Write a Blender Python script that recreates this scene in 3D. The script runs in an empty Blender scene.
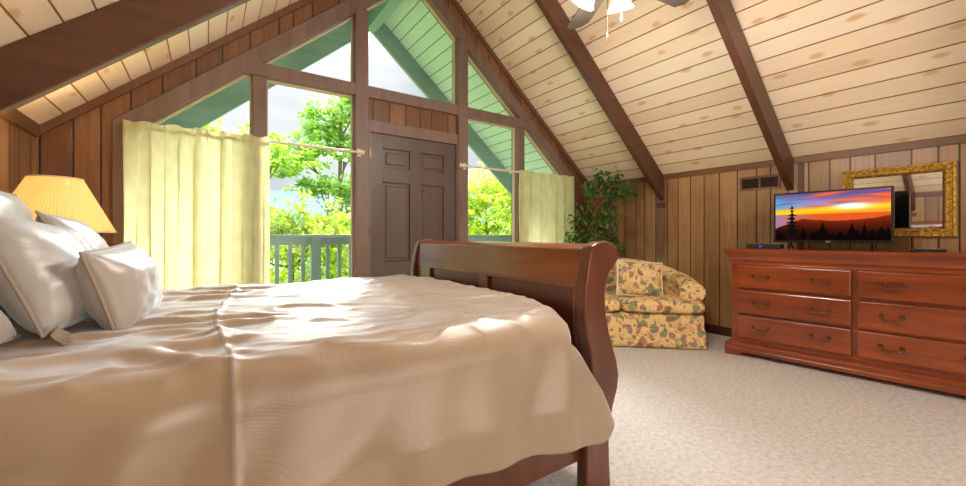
import bpy, bmesh, math, random
from mathutils import Vector, Matrix, noise
R = math.radians
PI = math.pi
random.seed(7)
C = bpy.context.scene.collection
SC = bpy.context.scene

# ------------------------------------------------------------------ camera, world, light, exposure
cd = bpy.data.cameras.new('camera'); cam = bpy.data.objects.new('camera', cd); C.objects.link(cam)
cam.location = (0, 0, 1.04); cam.rotation_euler = (R(90), 0, R(-34.6))
cd.sensor_width = 36; cd.lens = 400 / 966 * 36; cd.shift_y = -7.5 / 966; cd.clip_start = .02; cd.clip_end = 3000
SC.camera = cam
SC.view_settings.view_transform = 'Standard'; SC.view_settings.look = 'None'
SC.view_settings.gamma = 1; SC.view_settings.use_curve_mapping = False
SC.view_settings.exposure = 0.5
SC.cycles.max_bounces = 8; SC.cycles.transparent_max_bounces = 16; SC.cycles.sample_clamp_indirect = 6

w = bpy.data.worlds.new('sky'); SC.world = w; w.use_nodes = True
nt = w.node_tree; nt.nodes.clear()
wo = nt.nodes.new('ShaderNodeOutputWorld'); bg = nt.nodes.new('ShaderNodeBackground')
tc = nt.nodes.new('ShaderNodeTexCoord'); mp = nt.nodes.new('ShaderNodeMapping'); mp.inputs['Scale'].default_value = (1, 1, 2.2)
ns = nt.nodes.new('ShaderNodeTexNoise'); ns.inputs['Scale'].default_value = 2.3; ns.inputs['Detail'].default_value = 4
rp = nt.nodes.new('ShaderNodeValToRGB')
rp.color_ramp.elements[0].position = .38; rp.color_ramp.elements[0].color = (.60, .62, .68, 1)
rp.color_ramp.elements[1].position = .62; rp.color_ramp.elements[1].color = (.92, .93, .96, 1)
nt.links.new(tc.outputs['Generated'], mp.inputs[0]); nt.links.new(mp.outputs[0], ns.inputs['Vector'])
nt.links.new(ns.outputs['Fac'], rp.inputs[0]); 
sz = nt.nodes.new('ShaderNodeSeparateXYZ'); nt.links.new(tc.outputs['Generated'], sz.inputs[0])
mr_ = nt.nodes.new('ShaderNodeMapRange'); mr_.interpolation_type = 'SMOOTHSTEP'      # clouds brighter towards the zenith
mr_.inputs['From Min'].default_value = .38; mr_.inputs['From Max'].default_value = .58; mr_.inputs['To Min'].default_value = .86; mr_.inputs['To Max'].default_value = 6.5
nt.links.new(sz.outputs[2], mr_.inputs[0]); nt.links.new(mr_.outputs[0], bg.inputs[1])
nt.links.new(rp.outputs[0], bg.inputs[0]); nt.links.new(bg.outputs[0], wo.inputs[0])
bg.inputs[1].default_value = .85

def light(name, kind, loc, rot=(0, 0, 0), energy=10, color=(1, 1, 1), size=.1, size_y=None, portal=False):
    l = bpy.data.lights.new(name, kind); l.energy = energy; l.color = color
    if kind == 'AREA':
        l.shape = 'RECTANGLE'; l.size = size; l.size_y = size_y or size
        if portal: l.cycles.is_portal = True
    elif kind == 'SUN': l.angle = R(24)
    else: l.shadow_soft_size = size
    o = bpy.data.objects.new(name, l); C.objects.link(o); o.location = loc; o.rotation_euler = rot
    return o
light('sun', 'SUN', (0, 0, 30), (R(-58), 0, R(-23)), 9, (.95, .975, 1))
light('rear_fill_light', 'AREA', (1.76, -3.0, 1.15), (R(124), 0, 0), 58, (1, .78, .56), 3.4, 2.3)  # added warm fill from behind the camera, tilted up towards the ceiling
light('portal_left', 'AREA', (.36, 3.93, 1.25), (R(-90), 0, 0), 1, (1, 1, 1), 1.6, 2.3, True)
light('portal_right', 'AREA', (3.15, 3.93, 1.25), (R(-90), 0, 0), 1, (1, 1, 1), 1.6, 2.3, True)
light('portal_top', 'AREA', (1.76, 3.93, 3.0), (R(-90), 0, 0), 1, (1, 1, 1), 2.6, 1.2, True)

# ------------------------------------------------------------------ helpers
def tag(o, label=None, cat=None, group=None, kind=None):
    if label: o['label'] = label
    if cat: o['category'] = cat
    if group: o['group'] = group
    if kind: o['kind'] = kind
    return o
def thing(name, label, cat, loc=(0, 0, 0), rz=0, group=None, kind=None):
    o = bpy.data.objects.new(name, None); C.objects.link(o); o.empty_display_size = .1
    o.location = loc; o.rotation_euler = (0, 0, rz)
    return tag(o, label, cat, group, kind)
def copy_tree(o, parent=None):
    c = o.copy(); C.objects.link(c)
    if parent: c.parent = parent
    for ch in list(o.children): copy_tree(ch, c)
    return c

class MB:
    def __init__(s, o=(0, 0, 0)): s.v = []; s.f = []; s.o = Vector(o); s.col = None
    def add(s, vs, fs):
        n = len(s.v); s.v += [tuple(Vector(p) - s.o) for p in vs]; s.f += [tuple(i + n for i in f) for f in fs]; return s
    def box(s, a, b):
        x0, y0, z0 = a; x1, y1, z1 = b
        return s.add([(x0, y0, z0), (x1, y0, z0), (x1, y1, z0), (x0, y1, z0), (x0, y0, z1), (x1, y0, z1), (x1, y1, z1), (x0, y1, z1)],
                     [(0, 3, 2, 1), (4, 5, 6, 7), (0, 1, 5, 4), (1, 2, 6, 5), (2, 3, 7, 6), (3, 0, 4, 7)])
    def prism(s, pts, axis, a, b):
        # polygon pts in the two other axes, extruded on axis from a to b
        def P(p, t):
            return {'x': (t, p[0], p[1]), 'y': (p[0], t, p[1]), 'z': (p[0], p[1], t)}[axis]
        n = len(pts)
        return s.add([P(p, a) for p in pts] + [P(p, b) for p in pts],
                     [tuple(range(n))[::-1], tuple(range(n, 2 * n))] + [(i, (i + 1) % n, n + (i + 1) % n, n + i) for i in range(n)])
    def grid(s, fn, nu, nv, cu=False, cv=False):
        vs = [fn(i / (nu if cu else nu - 1), j / (nv if cv else nv - 1)) for i in range(nu) for j in range(nv)]
        fs = []
        for i in range(nu if cu else nu - 1):
            for j in range(nv if cv else nv - 1):
                a, b = i, (i + 1) % nu; c, d = j, (j + 1) % nv
                fs.append((a * nv + c, b * nv + c, b * nv + d, a * nv + d))
        return s.add(vs, fs)
    def tube(s, path, rad, n=10, cap=True):
        path = [Vector(p) for p in path]; m = len(path)
        rr = rad if isinstance(rad, (list, tuple)) else [rad] * m
        up = None; vs = []; 
        for i, p in enumerate(path):
            t = (path[min(i + 1, m - 1)] - path[max(i - 1, 0)]).normalized()
            if up is None: up = Vector((0, 0, 1)) if abs(t.z) < .9 else Vector((1, 0, 0))
            a = (up - t * up.dot(t)).normalized(); up = a; b = t.cross(a)
            vs += [p + (a * math.cos(2 * PI * k / n) + b * math.sin(2 * PI * k / n)) * rr[i] for k in range(n)]
        fs = [(i * n + k, i * n + (k + 1) % n, (i + 1) * n + (k + 1) % n, (i + 1) * n + k) for i in range(m - 1) for k in range(n)]
        if cap: fs += [tuple(range(n))[::-1], tuple(range((m - 1) * n, m * n))]
        return s.add(vs, fs)
    def lathe(s, prof, c=(0, 0, 0), n=32, axis='z'):
        vs = []
        for r, z in prof:
            for k in range(n):
                a = 2 * PI * k / n; x, y = r * math.cos(a), r * math.sin(a)
                q = {'z': (x, y, z), 'x': (z, x, y), 'y': (y, z, x)}[axis]
                vs.append((c[0] + q[0], c[1] + q[1], c[2] + q[2]))
        m = len(prof)
        return s.add(vs, [(i * n + k, i * n + (k + 1) % n, (i + 1) * n + (k + 1) % n, (i + 1) * n + k) for i in range(m - 1) for k in range(n)])
    def build(s, name, mat, parent=None, smooth=False, bevel=0, solid=0, subsurf=0, kind=None, label=None, angle=40):
        me = bpy.data.meshes.new(name); me.from_pydata(s.v, [], s.f); me.update()
        bm = bmesh.new(); bm.from_mesh(me); bmesh.ops.remove_doubles(bm, verts=bm.verts, dist=1e-5)
        bmesh.ops.recalc_face_normals(bm, faces=bm.faces)
        if smooth:
            for f in bm.faces: f.smooth = True
            for e in bm.edges:
                if len(e.link_faces) == 2 and e.calc_face_angle(0) > R(angle): e.smooth = False
        bm.to_mesh(me); bm.free()
        o = bpy.data.objects.new(name, me); C.objects.link(o)
        if parent: o.parent = parent
        if mat: me.materials.append(mat)
        if solid:
            m = o.modifiers.new('solid', 'SOLIDIFY'); m.thickness = solid; m.offset = -1
        if bevel:
            m = o.modifiers.new('bevel', 'BEVEL'); m.width = bevel; m.segments = 2; m.limit_method = 'ANGLE'; m.angle_limit = R(35)
        if subsurf:
            m = o.modifiers.new('sub', 'SUBSURF'); m.levels = subsurf; m.render_levels = subsurf
        tag(o, label, None, None, kind)
        return o
def struct(name, mb, mat, **k): return mb.build(name, mat, kind='structure', **k)

# ------------------------------------------------------------------ materials
def mat(name): 
    m = bpy.data.materials.new(name); m.use_nodes = True; nt = m.node_tree
    return m, nt, nt.nodes['Principled BSDF']
def N(nt, t, **k):
    n = nt.nodes.new(t)
    for a, b in k.items(): setattr(n, a, b)
    return n
def L(nt, a, b): nt.links.new(a, b)
def rgb(h):  # sRGB 0-255 tuple to linear
    return tuple(((c / 255) / 12.92 if c / 255 <= .04045 else ((c / 255 + .055) / 1.055) ** 2.4) for c in h) + (1,)
def ramp(nt, els):
    r = N(nt, 'ShaderNodeValToRGB'); e = r.color_ramp.elements
    while len(e) < len(els): e.new(.5)
    for i, (p, c) in enumerate(els): e[i].position = p; e[i].color = c
    return r
def math_(nt, op, a, b=None, c=None):
    n = N(nt, 'ShaderNodeMath', operation=op)
    for i, v in enumerate((a, b, c)):
        if v is None: continue
        if isinstance(v, (int, float)): n.inputs[i].default_value = v
        else: L(nt, v, n.inputs[i])
    return n.outputs[0]
def mixc(nt, f, a, b, mode='MIX'):
    n = N(nt, 'ShaderNodeMix', data_type='RGBA', blend_type=mode)
    for s, v in ((n.inputs[0], f), (n.inputs[6], a), (n.inputs[7], b)):
        if isinstance(v, (int, float, tuple)): s.default_value = v
        else: L(nt, v, s)
    return n.outputs[2]
def coords(nt, scale=(1, 1, 1), rot=(0, 0, 0)):
    t = N(nt, 'ShaderNodeTexCoord'); m = N(nt, 'ShaderNodeMapping'); m.inputs['Scale'].default_value = scale; m.inputs['Rotation'].default_value = rot
    L(nt, t.outputs['Object'], m.inputs[0]); return m.outputs[0], t.outputs['Object']
def noise_(nt, vec, scale, detail=3, rough=.5, dist=0):
    n = N(nt, 'ShaderNodeTexNoise'); n.inputs['Scale'].default_value = scale; n.inputs['Detail'].default_value = detail
    n.inputs['Roughness'].default_value = rough; n.inputs['Distortion'].default_value = dist
    L(nt, vec, n.inputs['Vector']); return n
def bump(nt, b, h, strength=.3, dist=.01):
    n = N(nt, 'ShaderNodeBump'); n.inputs['Strength'].default_value = strength; n.inputs['Distance'].default_value = dist
    L(nt, h, n.inputs['Height']); L(nt, n.outputs[0], b.inputs['Normal'])
def plain(name, c, rough=.5, metal=0, coat=0, spec=.5, emit=None, es=1):
    m, nt, b = mat(name)
    b.inputs['Base Color'].default_value = rgb(c); b.inputs['Roughness'].default_value = rough; b.inputs['Metallic'].default_value = metal
    b.inputs['Coat Weight'].default_value = coat; b.inputs['Specular IOR Level'].default_value = spec
    v, _ = coords(nt); n = noise_(nt, v, 30, 3)
    col = mixc(nt, n.outputs['Fac'], tuple(x * .93 for x in rgb(c)[:3]) + (1,), tuple(min(1, x * 1.07) for x in rgb(c)[:3]) + (1,))
    L(nt, col, b.inputs['Base Color'])
    if emit: b.inputs['Emission Color'].default_value = rgb(emit); b.inputs['Emission Strength'].default_value = es
    return m
def wood(name, dark, light_, axis='z', scale=6, rough=.4, coat=0.0, streak=14, bumps=.05):
    m, nt, b = mat(name)
    sc = {'x': (1, streak, streak), 'y': (streak, 1, streak), 'z': (streak, streak, 1)}[axis]
    v, o = coords(nt, sc)
    n = noise_(nt, v, scale * .3, 6, .6, .6); n2 = noise_(nt, o, 1.7, 3)
    f = math_(nt, 'ADD', math_(nt, 'MULTIPLY', n.outputs['Fac'], .7), math_(nt, 'MULTIPLY', n2.outputs['Fac'], .4))
    r = ramp(nt, [(.35, rgb(dark)), (.75, rgb(light_))]); L(nt, f, r.inputs[0]); L(nt, r.outputs[0], b.inputs['Base Color'])
    b.inputs['Roughness'].default_value = rough; b.inputs['Coat Weight'].default_value = coat; b.inputs['Coat Roughness'].default_value = .15
    bump(nt, b, n.outputs['Fac'], bumps, .004)
    return m
def planks(name, cols, axis, along, width, groove_c, groove=.012, random_=.0, knots=0, rough=.5, wash=None, offset=0.0, grain=.5, coat=0):
    # axis: coordinate across the boards (0,1,2 or 'rx' = distance from the ridge); along: coordinate along the boards
    m, nt, b = mat(name)
    t = N(nt, 'ShaderNodeTexCoord'); sp = N(nt, 'ShaderNodeSeparateXYZ'); L(nt, t.outputs['Object'], sp.inputs[0])
    if axis == 'rx': a = math_(nt, 'ABSOLUTE', math_(nt, 'SUBTRACT', sp.outputs[0], 1.76))
    else: a = sp.outputs[axis]
    a = math_(nt, 'DIVIDE', math_(nt, 'ADD', a, offset), width)
    vz = N(nt, 'ShaderNodeTexVoronoi', voronoi_dimensions='1D', feature='DISTANCE_TO_EDGE'); vz.inputs['Scale'].default_value = 1; vz.inputs['Randomness'].default_value = random_
    L(nt, a, vz.inputs['W'])
    vc = N(nt, 'ShaderNodeTexVoronoi', voronoi_dimensions='1D', feature='F1'); vc.inputs['Scale'].default_value = 1; vc.inputs['Randomness'].default_value = random_
    L(nt, a, vc.inputs['W'])
    gm = N(nt, 'ShaderNodeMapRange'); gm.inputs['From Min'].default_value = groove / width * .35; gm.inputs['From Max'].default_value = groove / width * .6
    L(nt, vz.outputs['Distance'], gm.inputs['Value']); gmask = gm.outputs[0]   # 0 in groove
    sx = N(nt, 'ShaderNodeSeparateColor'); L(nt, vc.outputs['Color'], sx.inputs[0])
    # grain, stretched along the boards, shifted per board
    comb = N(nt, 'ShaderNodeCombineXYZ'); L(nt, math_(nt, 'MULTIPLY', a, 3.2), comb.inputs[0])
    L(nt, math_(nt, 'MULTIPLY', sp.outputs[along], .9), comb.inputs[1]); L(nt, math_(nt, 'MULTIPLY', sx.outputs[0], 40), comb.inputs[2])
    g = noise_(nt, comb.outputs[0], 1.6, 7, .62, 1.2)
    f = math_(nt, 'ADD', math_(nt, 'MULTIPLY', math_(nt, 'SUBTRACT', g.outputs['Fac'], .5), grain * 2), math_(nt, 'ADD', .5, math_(nt, 'MULTIPLY', math_(nt, 'SUBTRACT', sx.outputs[1], .5), .55)))
    r = ramp(nt, [(i / (len(cols) - 1), rgb(c)) for i, c in enumerate(cols)]); L(nt, f, r.inputs[0]); col = r.outputs[0]
    if knots:
        kv = N(nt, 'ShaderNodeCombineXYZ'); L(nt, math_(nt, 'MULTIPLY', a, 1.0), kv.inputs[0]); L(nt, math_(nt, 'MULTIPLY', sp.outputs[along], 3.4), kv.inputs[1])
        kn = N(nt, 'ShaderNodeTexVoronoi', voronoi_dimensions='2D'); kn.inputs['Scale'].default_value = .62; kn.inputs['Randomness'].default_value = 1
        L(nt, kv.outputs[0], kn.inputs['Vector'])
        km = N(nt, 'ShaderNodeMapRange'); km.inputs['From Min'].default_value = .05; km.inputs['From Max'].default_value = .12; km.inputs['To Min'].default_value = knots; km.inputs['To Max'].default_value = 0
        L(nt, math_(nt, 'ADD', kn.outputs['Distance'], math_(nt, 'MULTIPLY', math_(nt, 'SUBTRACT', g.outputs['Fac'], .5), .18)), km.inputs['Value'])
        col = mixc(nt, km.outputs[0], col, rgb((206, 148, 84)))
    if wash:
        wn = noise_(nt, t.outputs['Object'], 1.3, 3); wr = ramp(nt, [(.42, (0, 0, 0, 1)), (.68, (1, 1, 1, 1))]); L(nt, wn.outputs['Fac'], wr.inputs[0])
        col = mixc(nt, math_(nt, 'MULTIPLY', wr.outputs[0], .45), col, rgb(wash))
    col = mixc(nt, gmask, rgb(groove_c), col)
    L(nt, col, b.inputs['Base Color']); b.inputs['Roughness'].default_value = rough; b.inputs['Coat Weight'].default_value = coat
    h = math_(nt, 'ADD', gmask, math_(nt, 'MULTIPLY', g.outputs['Fac'], .08)); bump(nt, b, h, .5, .006)
    return m

M = {}
M['ceil'] = planks('whitewashed_boards', [(222, 198, 164), (240, 220, 188), (248, 236, 212)], 'rx', 1, .113, (140, 94, 56), .0075, 0, .62, .55, None, .0, .32)
M['soffit'] = planks('green_soffit_boards', [(206, 232, 208), (216, 240, 216), (224, 244, 224)], 'rx', 1, .113, (90, 130, 104), .008, 0, 0, .6, None, 0, .2)
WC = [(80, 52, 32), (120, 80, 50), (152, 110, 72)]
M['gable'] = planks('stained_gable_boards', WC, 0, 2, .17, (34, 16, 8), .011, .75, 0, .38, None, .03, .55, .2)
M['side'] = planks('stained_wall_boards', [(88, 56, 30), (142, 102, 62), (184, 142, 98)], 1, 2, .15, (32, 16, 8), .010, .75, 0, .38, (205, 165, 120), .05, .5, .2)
M['taupe'] = wood('taupe_painted_trim', (104, 82, 72), (130, 106, 94), 'z', 4, .5, 0, 10, .05)
M['ctrim'] = wood('brown_trim', (96, 62, 40), (122, 84, 56), 'y', 4, .5)
M['beam'] = wood('dark_stained_beam', (66, 36, 24), (100, 60, 40), 'x', 4, .42, .15, 8)
M['stop'] = plain('pale_window_stop', (196, 172, 136), .5)
M['door'] = wood('brown_door_paint', (78, 62, 56), (96, 78, 70), 'z', 3, .42, .1)
M['cherry'] = wood('cherry_wood', (92, 44, 22), (146, 82, 46), 'y', 5, .3, .5, 9, .02)
M['cherryx'] = wood('cherry_wood_long', (92, 36, 12), (160, 74, 28), 'x', 5, .32, .4, 9, .02)
M['cherryd'] = wood('dark_cherry_panel', (72, 32, 20), (108, 54, 36), 'y', 5, .28, .6, 9, .02)
M['post'] = wood('cherry_post', (76, 36, 20), (118, 62, 36), 'z', 5, .3, .45, 9, .02)
M['green'] = wood('green_painted_lumber', (128, 156, 146), (146, 174, 162), 'x', 4, .5)
M['brass'] = plain('antique_brass', (104, 84, 58), .38, .8)
M['black'] = plain('black_plastic', (14, 14, 16), .25, 0, .4)
M['blackm'] = plain('matte_black_plastic', (22, 22, 24), .5)
M['silver'] = plain('silver', (200, 200, 205), .3, .9)
M['cream'] = plain('cream_rod', (222, 204, 178), .4)

def carpet():
    m, nt, b = mat('beige_carpet'); v, o = coords(nt)
    n = noise_(nt, o, 260, 4, .8); n2 = noise_(nt, o, 38, 5, .75); n3 = noise_(nt, o, 2.2, 3)
    f = math_(nt, 'ADD', math_(nt, 'MULTIPLY', n.outputs['Fac'], .5), math_(nt, 'MULTIPLY', n2.outputs['Fac'], .5))
    r = ramp(nt, [(.33, rgb((164, 152, 144))), (.5, rgb((222, 216, 210))), (.68, rgb((248, 245, 242)))]); L(nt, f, r.inputs[0])
    c = mixc(nt, math_(nt, 'MULTIPLY', n3.outputs['Fac'], .25), r.outputs[0], rgb((200, 188, 178)))
    L(nt, c, b.inputs['Base Color']); b.inputs['Roughness'].default_value = .95; b.inputs['Specular IOR Level'].default_value = .1
    bump(nt, b, n2.outputs['Fac'], .9, .02); return m
M['carpet'] = carpet()
def glass():
    m = bpy.data.materials.new('window_glass'); m.use_nodes = True; nt = m.node_tree; nt.nodes.clear()
    o = N(nt, 'ShaderNodeOutputMaterial'); t = N(nt, 'ShaderNodeBsdfTransparent'); g = N(nt, 'ShaderNodeBsdfGlossy'); g.inputs['Roughness'].default_value = .02
    t.inputs[0].default_value = (.96, .98, .97, 1); mx = N(nt, 'ShaderNodeMixShader'); mx.inputs[0].default_value = .01
    L(nt, t.outputs[0], mx.inputs[1]); L(nt, g.outputs[0], mx.inputs[2]); L(nt, mx.outputs[0], o.inputs[0]); return m
M['glass'] = glass()
def translucent(name, c1, c2, scale=(1, 1, 1), trans=.5, rough=.7, emit=0, ec=None, ns=4):
    m = bpy.data.materials.new(name); m.use_nodes = True; nt = m.node_tree; nt.nodes.clear()
    o = N(nt, 'ShaderNodeOutputMaterial'); v, _ = coords(nt, scale); n = noise_(nt, v, ns, 3)
    r = ramp(nt, [(.35, rgb(c1)), (.65, rgb(c2))]); L(nt, n.outputs['Fac'], r.inputs[0])
    p = N(nt, 'ShaderNodeBsdfPrincipled'); p.inputs['Roughness'].default_value = rough; L(nt, r.outputs[0], p.inputs['Base Color'])
    if emit:
        p.inputs['Emission Strength'].default_value = emit
        p.inputs['Emission Color'].default_value = rgb(ec)
    t = N(nt, 'ShaderNodeBsdfTranslucent'); L(nt, r.outputs[0], t.inputs[0])
    mx = N(nt, 'ShaderNodeMixShader'); mx.inputs[0].default_value = trans
    L(nt, p.outputs[0], mx.inputs[1]); L(nt, t.outputs[0], mx.inputs[2]); L(nt, mx.outputs[0], o.inputs[0]); return m
M['curtain'] = translucent('pale_green_curtain', (212, 206, 156), (226, 220, 170), (4, 4, 2), .5)
M['leaf1'] = translucent('bright_green_leaves', (140, 186, 60), (212, 230, 100), (1, 1, 1), .45, .5, ns=6)
M['leaf2'] = translucent('green_leaves', (110, 168, 60), (186, 216, 96), (1, 1, 1), .45, .5, ns=5)
M['leaf3'] = translucent('yellow_green_leaves', (160, 196, 40), (226, 236, 90), (1, 1, 1), .5, .5, ns=5)
M['ficus'] = translucent('dark_green_leaves', (34, 70, 30), (104, 146, 56), (1, 1, 1), .2, .4, ns=22)
M['bark'] = wood('grey_brown_bark', (96, 80, 62), (146, 126, 102), 'z', 6, .8)
M['shade'] = translucent('glowing_lamp_shade', (236, 204, 150), (244, 216, 166), (1, 1, 1), .06, .8, .50, (255, 190, 92))
M['fshade'] = translucent('glowing_glass_shade', (255, 230, 190), (255, 240, 210), (1, 1, 1), .3, .4, 1.3, (255, 205, 130))

def bedding(name, c1, c2, waves=True, rough=.38):
    m, nt, b = mat(name); v, o = coords(nt)
    n = noise_(nt, o, 3, 3); r = ramp(nt, [(.3, rgb(c1)), (.7, rgb(c2))]); L(nt, n.outputs['Fac'], r.inputs[0])
    b.inputs['Roughness'].default_value = rough; b.inputs['Sheen Weight'].default_value = 1.0; b.inputs['Sheen Tint'].default_value = (.82, .9, 1, 1);  b.inputs['Sheen Roughness'].default_value = .4
    b.inputs['Specular IOR Level'].default_value = .9
    fine = noise_(nt, o, 400, 2)
    if waves:
        d = noise_(nt, o, 2.4, 2); vv = mixc(nt, .35, o, d.outputs['Color'])
        vo = N(nt, 'ShaderNodeTexVoronoi'); vo.inputs['Scale'].default_value = 3.4; L(nt, o, vo.inputs['Vector'])
        s = math_(nt, 'SINE', math_(nt, 'MULTIPLY', math_(nt, 'ADD', vo.outputs['Distance'], math_(nt, 'MULTIPLY', d.outputs['Fac'], .5)), 230))
        c = mixc(nt, math_(nt, 'MULTIPLY', math_(nt, 'ADD', s, 1), .016), r.outputs[0], rgb((235, 220, 200)))
        L(nt, c, b.inputs['Base Color']); bump(nt, b, s, .06, .001)
    else:
        L(nt, r.outputs[0], b.inputs['Base Color']); bump(nt, b, fine.outputs['Fac'], .06, .002)
    return m
M['quilt'] = bedding('wave_pattern_comforter', (160, 138, 114), (174, 152, 128), True, .38)
M['satin'] = bedding('plain_satin', (162, 140, 116), (174, 152, 128), False, .28)
M['pillow'] = bedding('wave_pattern_pillow', (160, 156, 152), (174, 170, 166), True, .42)
M['pillow2'] = bedding('plain_pillow_satin', (166, 158, 150), (178, 170, 162), False, .4)
M['piping'] = plain('grey_piping', (160, 146, 132), .6)
M['white'] = plain('white_sheet', (220, 216, 210), .7)

def floral():
    m, nt, b = mat('floral_upholstery'); v, o = coords(nt)
    base = rgb((226, 192, 134)); col = base
    big = noise_(nt, o, 7, 3)
    vv = mixc(nt, .12, o, big.outputs['Color'])
    def blob(scale, lo, hi, color, seed, amount=1):
        nonlocal col
        mp = N(nt, 'ShaderNodeMapping'); mp.inputs['Location'].default_value = (seed, seed * 1.7, -seed); L(nt, vv, mp.inputs[0])
        vo = N(nt, 'ShaderNodeTexVoronoi'); vo.inputs['Scale'].default_value = scale; L(nt, mp.outputs[0], vo.inputs['Vector'])
        nn = noise_(nt, mp.outputs[0], scale * 2.5, 4)
        d = math_(nt, 'ADD', vo.outputs['Distance'], math_(nt, 'MULTIPLY', math_(nt, 'SUBTRACT', nn.outputs['Fac'], .5), .55))
        mr = N(nt, 'ShaderNodeMapRange'); mr.inputs['From Min'].default_value = lo; mr.inputs['From Max'].default_value = hi; mr.inputs['To Min'].default_value = amount; mr.inputs['To Max'].default_value = 0
        L(nt, d, mr.inputs['Value']); col = mixc(nt, mr.outputs[0], col, rgb(color))
    blob(6, .30, .38, (206, 172, 112), 3.3, .7)
    blob(9, .30, .37, (112, 128, 84), 1.1, .85)
    blob(10, .24, .31, (158, 84, 72), 7.7, .8)
    blob(12, .24, .30, (120, 104, 112), 4.2, .8)
    blob(19, .22, .28, (84, 108, 62), 9.1, .8)
    blob(24, .17, .23, (140, 64, 56), 12.1, .7)
    blob(30, .17, .23, (104, 84, 60), 15.1, .7)
    L(nt, col, b.inputs['Base Color']); b.inputs['Roughness'].default_value = .75
    fi = noise_(nt, o, 300, 2); bump(nt, b, fi.outputs['Fac'], .1, .002); return m
M['floral'] = floral()
def gold():
    m, nt, b = mat('carved_gilt'); v, o = coords(nt)
    n = noise_(nt, o, 60, 4, .7, .5); r = ramp(nt, [(.35, rgb((120, 78, 20))), (.62, rgb((242, 196, 90)))]); L(nt, n.outputs['Fac'], r.inputs[0])
    L(nt, r.outputs[0], b.inputs['Base Color']); b.inputs['Metallic'].default_value = .55; b.inputs['Roughness'].default_value = .38
    bump(nt, b, n.outputs['Fac'], 1, .01); return m
M['gold'] = gold()
M['mirror'] = plain('mirror_silver', (236, 238, 240), .02, 1)
M['blade'] = wood('grey_brown_blade', (50, 44, 38), (70, 62, 54), 'x', 4, .45)
M['bronze'] = plain('dark_bronze', (60, 46, 38), .35, .8)

# ------------------------------------------------------------------ room shell
XL, XR, YG, YB, XC, ZR, S = -.915, 4.43, 3.78, -2.6, 1.76, 4.02, .853
def ceil(x): return ZR - S * abs(x - XC)
struct('floor', MB().box((XL - .1, YB - .1, -.1), (XR + .1, YG + .0, 0)), M['carpet'])
def slope(y0, y1, x0, x1, t=.16):
    mb = MB()
    for sx in (-1, 1):
        xe = x0 if sx < 0 else x1
        mb.prism([(XC, ZR), (xe, ceil(xe)), (xe, ceil(xe) + t), (XC, ZR + t)], 'y', y0, y1)
    return mb
struct('ceiling', slope(YB - .1, YG + .13, XL - .1, XR + .1), M['ceil'])
struct('wall_left', MB().box((XL - .1, YB, 0), (XL, YG, ceil(XL) - .002)), M['side'])
struct('wall_right', MB().box((XR, YB, 0), (XR + .1, YG, ceil(XR) - .002)), M['side'])

def rake(off0, off1, x0=None, x1=None, y0=YG, y1=YG + .12, xa=XL, xb=XR):
    # band following both slopes between two vertical offsets below the ceiling
    mb = MB()
    mb.prism([(xa, ceil(xa) - off1), (XC, ZR - off1), (XC, ZR - off0), (xa, ceil(xa) - off0)], 'y', y0, y1)
    mb.prism([(xb, ceil(xb) - off1), (XC, ZR - off1), (XC, ZR - off0), (xb, ceil(xb) - off0)], 'y', y0, y1)
    return mb
FX0, FX1 = -.543, 4.063    # outer edges of the glazed field
GX0, GX1 = -.44, 3.96      # glass edges
g = rake(0.002, .21)
g.prism([(XL, 0), (FX0, 0), (FX0, ceil(FX0) - .21), (XL, ceil(XL) - .21)], 'y', YG, YG + .12)
g.prism([(XR, 0), (FX1, 0), (FX1, ceil(FX1) - .21), (XR, ceil(XR) - .21)], 'y', YG, YG + .12)
g.box((1.265, YG + .01, 2.147), (2.255, YG + .1, 2.358))
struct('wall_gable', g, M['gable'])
# rear gable wall, its big opening added to let the fill light in
b = MB(); b.box((XL, YB - .1, 0), (.05, YB, 1.74)); b.box((3.47, YB - .1, 0), (XR, YB, 1.74)); b.box((.05, YB - .1, 0), (3.47, YB, .4))
b.prism([(XL, 1.74), (.05, 1.74), (.05, ceil(.05) - .01)], 'y', YB - .1, YB); b.prism([(XR, 1.74), (3.47, 1.74), (3.47, ceil(3.47) - .01)], 'y', YB - .1, YB)
b.prism([(.05, ceil(.05) - .01), (.05, 2.55), (3.47, 2.55), (3.47, ceil(3.47) - .01), (XC, ZR - .01)], 'y', YB - .1, YB)
struct('wall_rear', b, M['gable'])

T = []
def trim(mb, m, **k):
    T.append(0); return struct('trim_%d' % len(T), mb, m, **k)
# ceiling edge trims
trim(rake(0.003, .065, y0=YG - .025, y1=YG + .0), M['ctrim'])
trim(MB().prism([(XR, ceil(XR)), (XR - .015, ceil(XR) + .011), (XR - .015, ceil(XR) - .045), (XR, ceil(XR) - .045)], 'y', YB, YG - .03), M['ctrim'])
trim(MB().prism([(XL, ceil(XL)), (XL + .025, ceil(XL) + .019), (XL + .025, ceil(XL) - .062), (XL, ceil(XL) - .062)], 'y', YB, YG - .03), M['ctrim'])
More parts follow.
